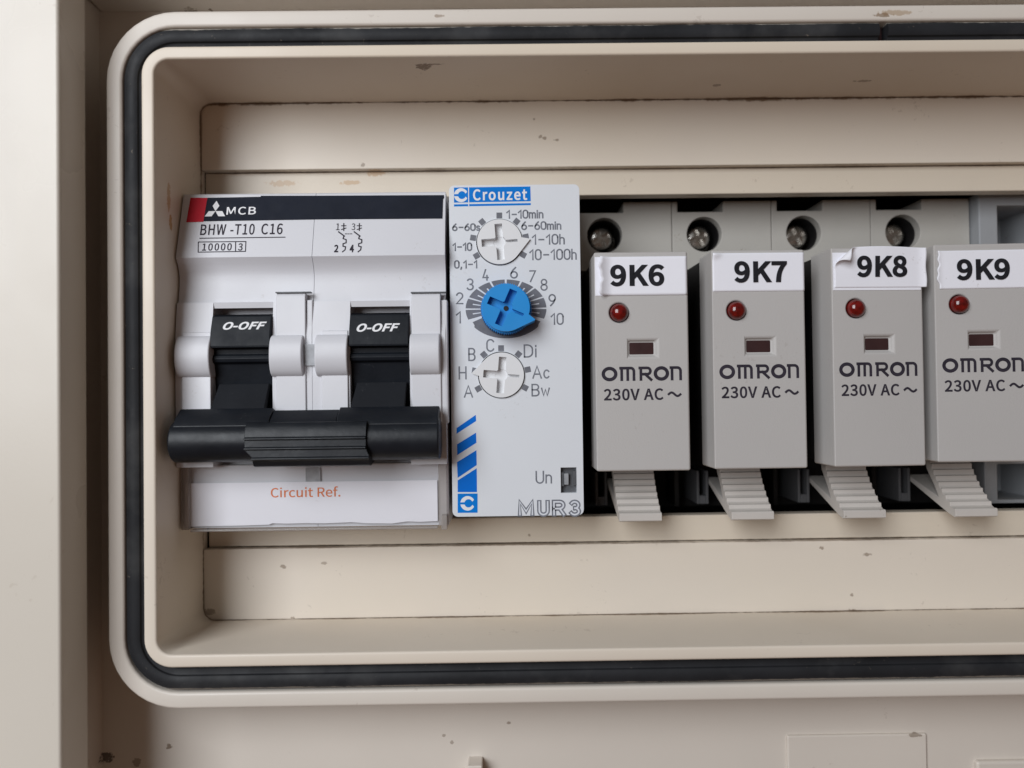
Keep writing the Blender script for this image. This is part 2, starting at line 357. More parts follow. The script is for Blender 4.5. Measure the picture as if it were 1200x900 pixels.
# ------------------------------------------------------------------ outer enclosure with its gasketed window rim
LX0, LX1, LZ0, LZ1 = -43.9, 104, -31.72, 43.05            # inner faces of the window recess
enc = empty('enclosure', (0, 107, -40), 'cream plastic enclosure base with a rounded raised window rim and black rubber seal', 'enclosure')
b = MB()
o_, i_ = [(-57, -130), (170, -130), (170, 56), (-57, 56)], [(-46, -34), (106, -34), (106, 45.2), (-46, 45.2)]
for k in range(4):
    l = (k+1) % 4
    b.prism([(o_[k][0], 107, o_[k][1]), (o_[l][0], 107, o_[l][1]), (i_[l][0], 107, i_[l][1]), (i_[k][0], 107, i_[k][1])],
            [(o_[k][0], 110, o_[k][1]), (o_[l][0], 110, o_[l][1]), (i_[l][0], 110, i_[l][1]), (i_[k][0], 110, i_[k][1])])
b.build('base_panel', 'cream_plastic', enc)
MB().box(-80, -55.9, 97.3, 109, -130, 120).build('side_wall', 'cream_plastic', enc, bevel=.3, seg=3)
side = empty('front_panel', (-80, 94, -130), 'wide smooth cream panel standing upright along the outer edge of the enclosure', 'panel')
MB().box(-190, at(69.8, 400, 90.7)[0], 90.7, 96.7, -130, 120).build('board', 'cream_flange', side, bevel=.4, seg=4)
MB().box(-55.7, 170, 97.3, 109, 54.1, 120).build('side_wall', 'cream_plastic', enc, bevel=.45, seg=4)
# outer lip of the gasket groove
def rnd(o0, o1, d0, d1, r, n=4):             # profile of a wall with a rounded front edge
    p = [(o1, d1), (o1, d0+r)] + [(o1-r+r*math.cos(rad(90*k/n)), d0+r-r*math.sin(rad(90*k/n))) for k in range(1, n+1)]
    p += [(o0+r-r*math.sin(rad(90*k/n)), d0+r-r*math.cos(rad(90*k/n))) for k in range(0, n+1)] + [(o0, d1)]
    return p
MB().ring(-48.35, 107.5, -36.75, 47.55, 6.8, rnd(0, 2.05, 97.9, 108, .38)).build('outer_lip', 'cream_plastic', enc)
MB().ring(LX0, LX1, LZ0, LZ1, 1.9, rnd(0, 1.6, 97, 113.5, .3)).build('inner_rim', 'cream_recess', enc)
gx0, gx1 = at(1031, 35, 98)[0], at(1041, 35, 98)[0]
gp = [(-1.40, 100.5), (-1.40, 98.75), (-1.15, 98.55), (-.75, 98.5), (-.55, 98.4), (-.45, 98.1), (-.2, 97.95), (.35, 97.9), (.9, 98.0), (1.2, 98.2), (1.38, 98.6), (1.38, 100.5)]
MB().ring(-46.95, 106.2, -35.2, 46.18, 5.4, gp, seg=14, gap=(gx0, gx1)).build('gasket', 'rubber', enc)
MB().ring(-46.95, 106.2, -35.2, 46.18, 5.4, [(-1.45, 100.4), (1.45, 100.4), (1.45, 102), (-1.45, 102)]).build('groove', 'cream_plastic', enc)
MB().box(gx0+.1, gx1-.1, 99.6, 100.35, 44.95, 47.4).build('sealant', 'window_dark', enc)
x0, z1 = at(923, 863, 106.4); x1 = at(1087, 858, 106.4)[0]
MB().box(x0, x1, 106.55, 108, -75, z1).build('raised_pad', 'cream_plastic', enc, bevel=.25)
x0, z1 = at(1145, 893, 106.2)
MB().box(x0, x0+40, 106.2, 108, -75, z1).build('raised_pad', 'cream_plastic', enc, bevel=.4)
x0, z1 = at(548, 894.5, 105)
MB().box(x0, x0+2, 104.2, 108, -60, z1).build('moulded_tab', 'cream_plastic', enc, bevel=.2)
b = MB()                                     # dark tray added behind the cover to keep light out, open to the front
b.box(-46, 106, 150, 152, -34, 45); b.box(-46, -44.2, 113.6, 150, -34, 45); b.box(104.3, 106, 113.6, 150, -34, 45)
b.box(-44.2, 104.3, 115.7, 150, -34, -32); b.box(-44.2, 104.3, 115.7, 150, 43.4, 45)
b.build('light_seal_tray', 'well_shade', enc)

# ------------------------------------------------------------------ cover plate with the slot
cov = empty('cover_plate', (20, 112, -31.7), 'cream cover plate with a long slot, its edge seams lined with brown grime', 'cover plate')
MB().box(LX0+.02, LX1-.05, 112, 114.4, 33.35, LZ1-.02).build('panel', 'cream_panel', cov, bevel=.1, seg=2)
MB().box(LX0+.02, LX1-.05, 112, 114.4, LZ0+.02, -21.55).build('panel', 'cream_panel', cov, bevel=.1, seg=2)
b = MB()
b.box(LX0+.12, LX1-.3, 113.25, 115.6, 29.45, 33.27); b.box(LX0+.3, LX1-.3, 113.25, 115.6, -21.46, -17.75); b.box(94, LX1-.3, 113.25, 115.6, -17.7, 29.4)
b.build('slot_surround', 'cream_strip', cov, bevel=.18, seg=3)

# ------------------------------------------------------------------ relay sockets
PITCH = 15.54; SX = 10.62
def make_socket():
    r = empty('relay_socket', (SX+7.75, 140, -18), '', 'relay socket', 'relay sockets side by side on the rail')
    b = MB(); b.box(SX+.04, SX+PITCH-.04, 119.7, 139, 19.3, at(764, 236.5, 119.7)[1])
    c = MB(); c.cyl(SX+5.05, 24.85, 2.72, 110, 127, 48)
    c.box(SX+.9, SX+8.0, 110, 133, 28.35, 32)
    b.build('body', 'socket_beige', r, bevel=.12, cut=c)
    b = MB(); b.box(SX+.04, SX+PITCH-.04, 127, 140, -18.4, 19.1); b.box(SX+.04, SX+.7, 121, 127, -17.6, 19.1); b.build('relay_well', 'well_shade', r)  # black instead of beige, painting in the darkness behind the relays
    b = MB(); b.box(SX+2.9, SX+3.3, 118.4, 127, -16.9, -11.8); b.box(SX+4.3, SX+4.7, 118.4, 127, -16.9, -11.8); b.box(SX+3.3, SX+4.3, 118.4, 127, -16.9, -15.6)
    b.build('guide_post', 'post_grey', r, bevel=.1)
    # screw sunk in its hole
    cx, cz, d = SX+4.75, 24.85, 122.5
    b = MB(); b.lathe_y(cx, cz, [(.5, d-.35), (1.2, d-.32), (1.75, d-.12), (2.0, d+.2), (2.03, d+.9), (2.03, d+4)], 36)
    c = MB()
    for a in (25, 115):
        ca, sa = math.cos(rad(a)), math.sin(rad(a)); l, w_ = 1.45, .38
        P = [(cx+ca*p-sa*q, cz+sa*p+ca*q) for p, q in ((-l, -w_), (l, -w_), (l, w_), (-l, w_))]
        c.py(P, d-2, d+.35+a*.0001)
    b.build('terminal_screw', 'steel', r, cut=c)
    b = MB(); b.lathe_y(cx+.3, cz, [(2.58, 121.3), (2.69, 121.3), (2.69, 126.8), (2.58, 126.8)], 48, tube=True); b.build('hole_shade', 'well_shade', r)  # black liner added to paint the shade inside the screw hole
    # ribbed release lever
    n = 9; front = []
    def cur(t): return 113.4-6.0*t**1.7, -9.0-7.4*t
    for k in range(n):
        d0, z0 = cur(k/n); d1, z1_ = cur((k+1)/n)
        front += [(d0-.40, z0), (d0-.44, z0*.35+z1_*.65), (d1+.05, z1_+.02)]
    front += [(106.95, -16.35), (106.75, -16.5), (106.75, -17.45), (107.1, -17.6)]
    back = [(108.4, -17.3), (119.5, -13.6), (119.5, -12.9), (110.9, -15.3), (112.2, -13.5), (114.0, -11.5), (114.8, -9.0)]
    b = MB(); b.px(front+back, SX+PITCH/2-2.95, SX+PITCH/2+2.95)
    b.build('release_lever', 'lever_grey', r, bevel=.07, seg=1)
    return r
sock = [make_socket()]
for i in range(1, 4):
    o = copy_tree(sock[0]); o.location.x += i*PITCH*S; sock.append(o)
for o, t in zip(sock, ['6', '7', '8', '9']):
    o['label'] = 'beige relay socket with ribbed lever, holding the grey relay marked 9K'+t

# ------------------------------------------------------------------ grey plug-in relays
RF = 103.5
def make_relay():
    r = empty('plug_in_relay', (18.35, 120, -10.25), '', 'relay', 'grey plug-in relays in a row')
    x0, x1, z0, z1 = 12.05, 24.65, -10.25, 19.2
    b = MB(); b.box(x0, x1, RF, RF+6.4, z0, z1)
    wx0, wz1 = at(735.2, 398.2, RF); wx1, wz0 = at(771.5, 418.2, RF)
    c = MB(); c.prism([(wx0-.1, RF-.2, wz0-.1), (wx1+.1, RF-.2, wz0-.1), (wx1+.1, RF-.2, wz1+.1), (wx0-.1, RF-.2, wz1+.1)],
                      [(wx0+.2, RF+.5, wz0+.26), (wx1-.44, RF+.5, wz0+.26), (wx1-.44, RF+.5, wz1-.26), (wx0+.2, RF+.5, wz1-.26)])
    lx, lz = at(725.5, 366.5, RF); c.cyl(lx, lz, 1.3, RF-2, RF+2, 40)
    b.build('case', 'relay_grey', r, bevel=.42, seg=3, cut=c)
    MB().box(x0+.35, x1-.35, RF+6.3, 121.5, z0+.5, z1-.3).build('rear_shade', 'well_shade', r, bevel=.1)  # black rear block added in place of the shade between neighbouring relays
    MB().box(wx0+.14, wx1-.38, RF+.46, RF+.7, wz0+.2, wz1-.2).build('viewing_window', 'window_dark', r)
    b = MB(); b.lathe_y(lx, lz, [(1.22*math.sin(rad(a)), RF-.05-1.0*math.cos(rad(a))) for a in (6, 20, 35, 50, 65, 80, 90)] + [(1.22, RF+1.5)], 36)
    b.build('indicator_lamp', 'lamp_red', r)
    b = MB(); D = RF-.015; wd = .37
    # the maker's wordmark, drawn with rounded strokes
    def X(u): return at(u, 438, RF)[0]
    zb, zt = at(752, 446.2, RF)[1], at(752, 429.6, RF)[1]; h = zt-zb
    def oval(u0, u1):
        c0, r0 = (X(u0)+X(u1))/2, (X(u1)-X(u0))/2-.22
        ribbon(b, arc(c0, zb+h/2, r0, h/2-.2, 0, 360, 28), .46, D, closed=True)
    oval(705, 723.5); oval(766, 784)
    a0, a1 = X(727), X(745)-.1; t = zt-.18
    ribbon(b, [(a0+.17, zb+.15), (a0+.17, t)], wd, D); ribbon(b, [(a0, t), (a1-.55, t)] + arc(a1-.55, t-.45, .4, .45, 90, 0, 5) + [(a1-.15, zb+.15)], wd, D)
    m_ = (a0+a1)/2; ribbon(b, [(m_, t), (m_, zb+.15)], wd, D)
    a0, a1 = X(749.5), X(763.5); ribbon(b, [(a0+.17, zb+.15), (a0+.17, t)], wd, D)
    ribbon(b, [(a0, t), (a1-.55, t)] + arc(a1-.55, t-.42, .4, .42, 90, -90, 8) + [(a0+.5, t-.84)], wd, D); ribbon(b, [(a0+.75, t-.84), (a1-.05, zb+.12)], wd, D)
    a0, a1 = X(786), X(799); ribbon(b, [(a0+.17, zb+.15), (a0+.17, t)], wd, D); ribbon(b, [(a0, t), (a1-.6, t)] + arc(a1-.6, t-.45, .43, .45, 90, 0, 5) + [(a1-.17, zb+.15)], wd, D)
    px_text(b, '230V AC', 707.5, 777.5, 455.3, 469.2, D, Dm=RF, offset=.02, spacing=1.04)
    xs, xe = at(783.5, 462, RF)[0], at(797.5, 462, RF)[0]; zc = at(790, 462, RF)[1]
    ribbon(b, [(xs+(xe-xs)*k/12, zc+.24*math.sin(2*math.pi*k/12)) for k in range(13)], .3, D)
    b.build('lettering', 'lettering_dark', r)
    return r
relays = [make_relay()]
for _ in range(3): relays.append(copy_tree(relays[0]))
RL = ['grey relay with a red lamp and paper tag 9K6, its tag edge lifting', 'grey relay with a red lamp and flat paper tag 9K7',
      'grey relay with a red lamp, tag 9K8 curling over at its corner', 'grey relay with a red lamp and a ragged paper tag 9K9']
POSE = [(18.35, 0, 0), (33.9, .9, .1), (49.52, 2.5, .2), (65.1, -2.4, .6)]
for o, l, (x, yaw, dz) in zip(relays, RL, POSE):
    o['label'] = l; o.location.x = x*S; o.location.z = (-10.25+dz)*S; o.rotation_euler.z = rad(yaw)
def grid_sheet(x0, x1, z0, z1, fn, nx=36, nz=16, edge=None):
    b = MB(); g = []
    for i in range(nx+1):
        col = []
        for k in range(nz+1):
            x = x0+(x1-x0)*i/nx; z = z0+(z1-z0)*k/nz
            if edge: x = edge(x, z, i/nx, k/nz)
            col.append(b.b.verts.new(fn(x, z)))
        g.append(col)
    for i in range(nx):
        for k in range(nz): b.b.faces.new((g[i][k], g[i+1][k], g[i+1][k+1], g[i][k+1]))
    return b
LOCAL = Vector((18.35, 120, -10.25))
def loc(u, v, i):                            # measured pixel -> the relay's own face coordinates (as on the first relay)
    x, dz, yaw = POSE[i][0], POSE[i][2], rad(POSE[i][1]); X, Z = at(u, v, RF)
    return 18.35+(X-x-16.5*math.sin(yaw))/math.cos(yaw), Z-dz
for i, r in enumerate(relays):
    xa, xb = 12.25, 24.45; F = RF-.01
    if i == 0:
        zt, zb = loc(750, 300.8, 0)[1], loc(750, 346, 0)[1]
        MB().box(12.15, 14.6, F-.07, F, zb, zt).build('old_label', 'paper_white', r)
        fn = lambda x, z: (x-.25*max(0, 1-(x-13.0)/1.2)**2, F-.1-.75*max(0, 1-(x-13.0)/1.4)**2, z)
        s_ = grid_sheet(13.0, xb+.05, zb, zt, fn, edge=lambda x, z, a, c: x+(1-a)*(.12*math.sin(z*2.1)+.07*math.sin(z*5.3+1))).build('label_sticker', 'paper_white', r, solid=.07)
        tb = (715, 778, 309.8, 336)
    elif i == 1:
        zt, zb = loc(890, 296.3, 1)[1], loc(890, 341.3, 1)[1]
        fn = lambda x, z: (x, F-.05-.35*max(0, 1-math.hypot((x-12.4)/1.1, (z-zt+.2)/.7))-.05*abs(math.sin(3*x+4*z))*max(0, 1-math.hypot((x-12.6)/1.6, (z-zt+.3)/1.0)), z)
        s_ = grid_sheet(xa-.1, xb+.12, zb, zt, fn, 48, 20).build('label_sticker', 'paper_white', r, solid=.08)
        tb = (860, 921.7, 305.6, 331.6)
    elif i == 2:
        za, zb0 = loc(1030, 296, 2)[1], loc(1030, 340, 2)[1]
        MB().box(xa-.05, xb-.1, F-.07, F, zb0, za).build('old_label', 'paper_white', r)
        x0, zt = loc(976, 291.5, 2); x1, zb = loc(1085.5, 336.2, 2)
        nx_, nz_ = -.64, .768; s0 = None
        cx_, cz_ = x0, zt; R_ = .62
        def fn(x, z):
            s = (x-cx_)*nx_+(z-cz_)*nz_+2.25        # distance past the fold line at the upper corner
            bow = .32*math.exp(-((x-(x0+x1)/2)/3.2)**2)*max(0, (z-zb)/(zt-zb)-.4) + .25*max(0, (x-x1+1.2)/1.2)**2
            y = F-.14-bow
            if s > 0:
                a = min(s/R_, 3.4); rest = s-a*R_
                along = R_*math.sin(a)+rest*math.cos(a); lift = R_*(1-math.cos(a))+rest*math.sin(a)
                x += nx_*(along-s); z += nz_*(along-s); y -= lift
            z += .22*math.sin((x-x0)/(x1-x0)*math.pi)*(z-zb)/(zt-zb)
            return (x, y, z)
        s_ = grid_sheet(x0, x1, zb, zt, fn, 70, 34, edge=lambda x, z, a, c: x+a*.05*math.sin(c*9)).build('label_sticker', 'paper_white', r, solid=.08)
        tb = (1003, 1062.5, 299.5, 325.3)
    else:
        x0, zt = loc(1098, 293.8, 3); zb = loc(1150, 338, 3)[1]
        def ed(x, z, a, c): return x+(1-a)*(.16+.22*math.sin(c*7.5)*math.sin(c*17)+.25*(abs(c-.5)*2)**4)
        fn = lambda x, z: (x, F-.05-.22*max(0, 1-(x-x0)/.9)**2, z)
        s_ = grid_sheet(x0, xb+.05, zb, zt, fn, 48, 24, edge=ed).build('label_sticker', 'paper_white', r, solid=.08)
        tb = (1121.5, 1181.5, 303, 328.6)
    b = MB(); a0, b1 = loc(tb[0], tb[3], i); a1, b0 = loc(tb[1], tb[2], i)
    t = ['9K6', '9K7', '9K8', '9K9'][i]
    if i == 2:
        fz = lambda x, z: fn(x, z)[1]-.105
    else: fz = F-.165
    put_text(b, t, a0, a1, b1, b0, fz, offset=.028, spacing=1.03); b.build('lettering', 'ink_black', s_)

# ------------------------------------------------------------------ grey module beyond the last relay
em = empty('terminal_module', (80, 140, -18), 'pale blue grey module with square wire openings at the end of the relay row', 'terminal module')
b = MB(); b.box(SX+4*PITCH+.15, 93.5, 117.6, 139, -17.3, 30.3); c = MB()
for v0, v1 in ((241, 286), (544, 585.5)):
    xa, za = at(1169, v0, 117.6); zb = at(1180, v1, 117.6)[1]; c.box(xa, xa+7, 110, 128, zb, za); c.box(xa+9, xa+16, 110, 128, zb, za)
b.build('body', 'end_grey', em, bevel=.2, cut=c)

# ------------------------------------------------------------------ timer
TF = 104.6
tm = empty('timer_relay', (1.4, 125, -16.05), 'slim white timer with a blue dial between two white dials', 'timer')
tx0, tx1, tz0, tz1 = -7.43, 10.32, -16.2, at(600, 216.6, 104.6)[1]
def rrect(x0, x1, z0, z1, r, n=5):
    p = []
    for cx, cz, a in ((x1-r, z1-r, 0), (x0+r, z1-r, 90), (x0+r, z0+r, 180), (x1-r, z0+r, 270)): p += arc(cx, cz, r, r, a, a+90, n)
    return p
b = MB(); b.py(rrect(tx0, tx1, tz0, tz1, .75), TF, 125); c = MB()
KN = [at(585.5, 283.8, TF), at(593, 360.3, TF-3.6), at(587.6, 439.5, TF)]
c.cyl(*KN[0], 3.18, TF-2, TF+1.2, 64); c.cyl(*KN[2], 3.18, TF-2, TF+1.2, 64)
dx0, dz1 = at(657, 548, TF); dx1, dz0 = at(676, 577.5, TF); c.box(dx0, dx1, TF-2, TF+1.4, dz0, dz1)
b.build('case', 'timer_white', tm, bevel=.28, seg=4, cut=c)
b = MB(); b.box(dx0-.02, dx1+.02, TF+.9, TF+1.3, dz0-.02, dz1+.02); b.box(dx0, dx0+.45, TF+.3, TF+.9, dz0+.9, dz1-.7); b.box(dx1-.45, dx1, TF+.2, TF+.9, dz0+1, dz1-.5); b.build('selector_window', 'dip_grey', tm)
sx, sz = at(664, 562, TF); MB().box(sx-.3, sx+.32, TF+.25, TF+.95, sz-.75, sz+.8).build('selector_slide', 'dip_slide', tm, bevel=.1)
def knob(name, mt, cx, cz, R, ang, tip, h, slot_d, low, skew, thin=0):
    """turned knob: disc with a teardrop pointer at angle ang and a cross slot"""
    ca, sa = math.cos(rad(ang)), math.sin(rad(ang))
    T = lambda p, q: (cx+ca*p-sa*q, cz+sa*p+ca*q)
    tang = math.degrees(math.acos(R/tip))
    if skew: pts = arc(0, 0, R, R, 10, 360-tang, 60) + [(tip*.985, -R*.02), (tip, .04), (tip*.985, .1), (R*.98, R*.12)]     # one straight edge, one tangent edge
    else: pts = arc(0, 0, R, R, 32, 360-tang, 60) + [(tip*.985, -R*.05), (tip, 0), (tip*.985, R*.05)]
    b = MB(); b.py([T(*p) for p in pts], TF-h, TF+low)
    c = MB(); w_ = R*.165; l = R*.80
    for k, (a_, e) in enumerate(((0, 1), (90, 1), (180, 1), (270, 1))):
        p0, p1 = math.cos(rad(a_)), math.sin(rad(a_)); ww = w_*(.35 if k == thin else 1)
        c.py([T(p0*p-p1*q, p1*p+p0*q) for p, q in ((-.02, -ww), (l, -ww), (l, ww), (-.02, ww))], TF-h-2, TF-h+slot_d-k*.013)
    c.cyl(cx, cz, R*.27, TF-h-2, TF-h+slot_d*1.05, 24)
    return b.build(name, mt, tm, bevel=.1, seg=2, cut=c)
knob('dial', 'knob_white', *KN[0], 3.05, 4, 4.15, .35, .9, 1.1, True)
knob('dial', 'knob_white', *KN[2], 3.05, 175, 4.0, .35, .9, 1.1, True, 2)
kb = knob('dial', 'knob_blue', *KN[1], 3.12, -24, 4.15, 3.6, 1.3, -.0, True)
b = MB()                                     # knurled skirt of the blue dial
pts = []
for k in range(140):
    a = 2*math.pi*k/140; r_ = 3.42 if k % 2 else 3.2; pts.append((KN[1][0]+r_*math.cos(a), KN[1][1]+r_*math.sin(a)))
b.py(pts, TF-2.5, TF-.03); b.build('skirt', 'knob_blue', kb, smooth=False)
MB().cyl(*KN[1], .33, TF-2.6, TF-2.2, 20).build('spindle', 'well_shade', kb)
# printed scales and words
T0 = TF-.012
b = MB()
for (kx, kz), rr in ((KN[0], 3.62), (KN[2], 3.62)):
    for a in (90, 130, 170, 210, 50, 11, -29):
        ca, sa = math.cos(rad(a)), math.sin(rad(a)); P = lambda p, q: (kx+ca*p-sa*q, kz+sa*p+ca*q)
        b.sheet([P(rr-.38, -.39), P(rr+.42, -.39), P(rr+.42, .39), P(rr-.38, .39)], T0)
ex, ez = at(593, 362, TF); RX, RZ = 5.48, 4.0
def ell(a, k=1): return ex+RX*k*math.cos(rad(a)), ez+RZ*k*math.sin(rad(a))
def wedge(bb, a0, a1, k0, k1, D): bb.sheet([ell(a0+(a1-a0)*i/4, k1) for i in range(5)] + [ell(a1+(a0-a1)*i/4, k0) for i in range(5)], D)
def el(t): return math.degrees(math.atan2(math.sin(rad(t))*RX, math.cos(rad(t))*RZ))
for k in range(10):
    a0 = 202-22.4*k; m = 3.0
    wedge(b, a0-m*.5, a0-9.9, .5, 1, T0); wedge(b, a0-12.6, a0-22.4+m*.5, .5, 1, T0); wedge(b, a0-9.9, a0-12.6, .84, 1, T0)
poly = [ell(a) for a in range(214, 327, 4)]
poly = [(ex-4.3, ez-2.15), (ex-4.55, ez-1.75)] + [ell(a, .5) for a in range(205, 336, 6)] + [(ex+4.65, ez-1.75), (ex+4.4, ez-2.1)] + [ell(a) for a in range(322, 217, -4)]
b.sheet(poly, T0)
b.build('dial_scale', 'ink_scale', tm)
b = MB(); wd = .2
for t, u0, u1, v0, v1 in (('1-10min', 594, 636, 246.5, 255.5), ('6-60min', 611.5, 657, 260, 268.7), ('1-10h', 624, 661, 275, 286), ('10-100h', 621, 675, 292.5, 304),
                          ('6-60s', 530.5, 562, 262.5, 270), ('1-10', 531, 552.5, 285, 293.5), ('0.1-1', 533, 559, 305.5, 314),
                          ('4', 566, 572, 316, 328.3), ('6', 598.5, 606, 313.5, 325.7), ('7', 619.5, 626, 317.5, 330), ('8', 634, 641, 327.5, 340), ('3', 547.5, 554.5, 327, 339.5),
                          ('2', 535, 542.3, 343.3, 355.8), ('1', 535, 540, 365.5, 378.3), ('9', 643.5, 650.7, 345.3, 358.2), ('10', 646, 659.8, 367.5, 380),
                          ('C', 570.5, 578.3, 398, 411.5), ('B', 549.5, 556.5, 408.5, 422.3), ('H', 538.2, 546, 430, 444), ('A', 544.3, 553.5, 452, 465.3),
                          ('Di', 614.5, 628.2, 404.3, 418.2), ('Ac', 624.5, 643.5, 429, 443), ('Bw', 623.6, 643.6, 450.5, 463.7), ('Un', 628.4, 646, 552.3, 566)):
    px_strokes(b, t, u0, u1, v0, v1, wd, T0, TF, slant=.12 if t in ('7',) else 0)
b.build('lettering', 'ink_grey', tm)
ol, inn = MB(), MB()
for t, u0, u1 in (('M', 609.2, 623.8), ('U', 632, 641.8), ('R', 649.2, 660.8), ('3', 669, 678.5)):
    px_strokes(ol, t, u0, u1, 588, 603, .60, T0+.004, TF); px_strokes(inn, t, u0, u1, 588, 603, .22, T0-.016, TF)
ol.build('lettering', 'ink_grey', tm); inn.build('lettering', 'ink_pale', tm)
def P(lst, D=TF, off=0): return [at(u, v, D) for u, v in lst]
b = MB(); b.sheet(P([(532, 219.8), (621.5, 218.5), (622, 235.8), (532, 237.5)]), T0); b.sheet(P([(532, 239.5), (622, 238), (622, 240.4), (532, 242)]), T0)
top_plate = b.build('logo_plate', 'ink_blue', tm)
def q(lst, s=6, ou=510, ov=470): return [(ou+x/s, ov+y/s) for x, y in lst]
b = MB()
for pl in ([(150, 190), (285, 97), (288, 140), (150, 230)], [(153, 305), (287, 222), (290, 293), (155, 380)], [(153, 430), (290, 345), (292, 450), (158, 540)], [(158, 558), (292, 472), (294, 640), (158, 640)]):
    b.sheet(P(q(pl)), T0)
b.build('stripes', 'ink_blue_deep', tm)
b = MB(); b.sheet(P(q([(158, 651), (298, 650), (298, 785), (158, 786)])), T0); low_plate = b.build('logo_plate', 'ink_blue', tm)
b = MB(); px_text(b, 'Crouzet', 554.3, 617.8, 221.5, 234.8, T0-.012, Dm=TF, offset=.02, spacing=1.08)
x_, z0_ = at(549.3, 242, TF); z1_ = at(549.3, 219, TF)[1]; b.sheet([(x_-.06, z0_), (x_+.06, z0_), (x_+.06, z1_), (x_-.06, z1_)], T0-.012)
def swirl(u, v, R):                          # two facing crescents
    x, z = at(u, v, TF); D = T0-.012
    up = arc(x, z, R, R, 172, 28, 14) + arc(x+.12*R, z+.02*R, .55*R, .55*R, 20, 165, 10)
    lo = [(a, 2*z-c) for a, c in up]
    b.sheet(up, D); b.sheet(lo, D)
swirl(540.3, 228.7, .95); b.build('lettering', 'ink_white', top_plate)
b = MB(); swirl(548, 589.8, .98); b.build('emblem', 'ink_white', low_plate)

# ------------------------------------------------------------------ two-pole circuit breaker
cb = empty('circuit_breaker', (-25.8, 125, -17.3), 'white two-pole breaker switched off, its black toggles joined by a tie bar', 'circuit breaker')
cx0, cx1 = -43.68, -7.95; cm = (at(366, 300, 103)[0])
LABD = lambda z: 105.35-(28.15-z)*(105.35-102.75)/(28.15-18.95)
prof = [(125, 28.15), (105.6, 28.15), (105.35, 27.95), (102.75, 18.95), (103.3, 18.2), (103.75, 17.4), (103.95, 16.6), (103.9, 15.4), (103.6, 13.5), (103.2, 12.2)]
zt = at(285, 354, 103)[1]                    # top of the toggle openings
TG = [(at(249.5, 400, 102.8)[0], at(320, 400, 102.8)[0]), (at(410.5, 400, 102.8)[0], at(480.5, 400, 102.8)[0])]
POL = [(cx0, cm-.03), (cm+.03, cx1)]
LOWZ = -8.9
for (xa, xb), (ta, tb_) in zip(POL, TG):
    b = MB()
    b.px(prof + [(103.05, zt), (125, zt)], xa, xb)
    col = [(125, zt-.0), (103.05, zt-.0), (102.7, 10.2), (102.45, 8.5), (102.4, 2), (102.6, LOWZ), (125, LOWZ)]
    b.px(col, xa, ta); b.px(col, tb_, xb)
    b.px([(106.3, zt), (125, zt), (125, LOWZ), (106.3, LOWZ)], ta, tb_)
    b.px([(104.9, LOWZ), (125, LOWZ), (125, -17.3), (104.9, -17.3)], xa, xb)
    bmesh.ops.remove_doubles(b.b, verts=b.b.verts, dist=.0005)
    b.build('pole_housing', 'breaker_white', cb, bevel=.0)
# raised blocks beside the toggles
for u0, u1, v0 in ((322.5, 365.3, 343.5), (481.5, 524, 343.5)):
    xa, xb = at(u0, 360, 102)[0], at(u1, 360, 102)[0]; z1_ = at(u0, v0, 102.4)[1]
    b = MB(); b.px([(104.5, z1_), (102.55, z1_), (102.3, z1_-.5), (102.1, 4), (102.2, -3.5), (104.5, -3.5)], xa, xb-.9); b.px([(104.5, z1_-.9), (102.7, z1_-.9), (102.45, 3), (102.5, -3.5), (104.5, -3.5)], xb-.86, xb-.05)
    b.build('cheek_block', 'breaker_white', cb, bevel=.14, seg=2)
    MB().box(xa-.03, xb-.2, 102.2, 103.2, z1_+.0, z1_+.14).build('cheek_gap', 'dip_grey', cb)
for u0, u1 in ((208, 248), (372, 409)):
    xa, xb = at(u0, 440, 102)[0], at(u1, 440, 102)[0]
    MB().px([(104, 9), (102.35, 9), (102.1, 7), (102.05, -3.5), (104, -3.5)], xa+.5, xb-.15).build('cheek_block', 'breaker_white', cb, bevel=.14)
# rounded hinge lugs
for u0, u1 in ((205.5, 246.5), (316, 354.5), (369, 407.5), (480, 515.5)):
    xa, xb = at(u0, 417, 101.5)[0], at(u1, 417, 101.5)[0]
    zc = at(300, 417, 101.5)[1]; pr = [(104, zc+2.75), (102.3, zc+2.75)] + [(102.4-1.5*math.sin(rad(a)), zc+2.75*math.cos(rad(a))) for a in range(15, 166, 15)] + [(102.3, zc-2.75), (104, zc-2.75)]
    MB().px(pr, xa, xb).build('hinge_lug', 'breaker_white', cb, bevel=.22, seg=3)
# grey pocket between the middle lugs and beside the outer one
xa, xb = at(352, 417, 102.2)[0], at(370, 417, 102.2)[0]; zc = at(361, 416, 102.2)[1]
MB().box(xa, xb, 102.0, 103, zc-1.4, zc+1.4).build('pocket', 'dip_slide', cb)
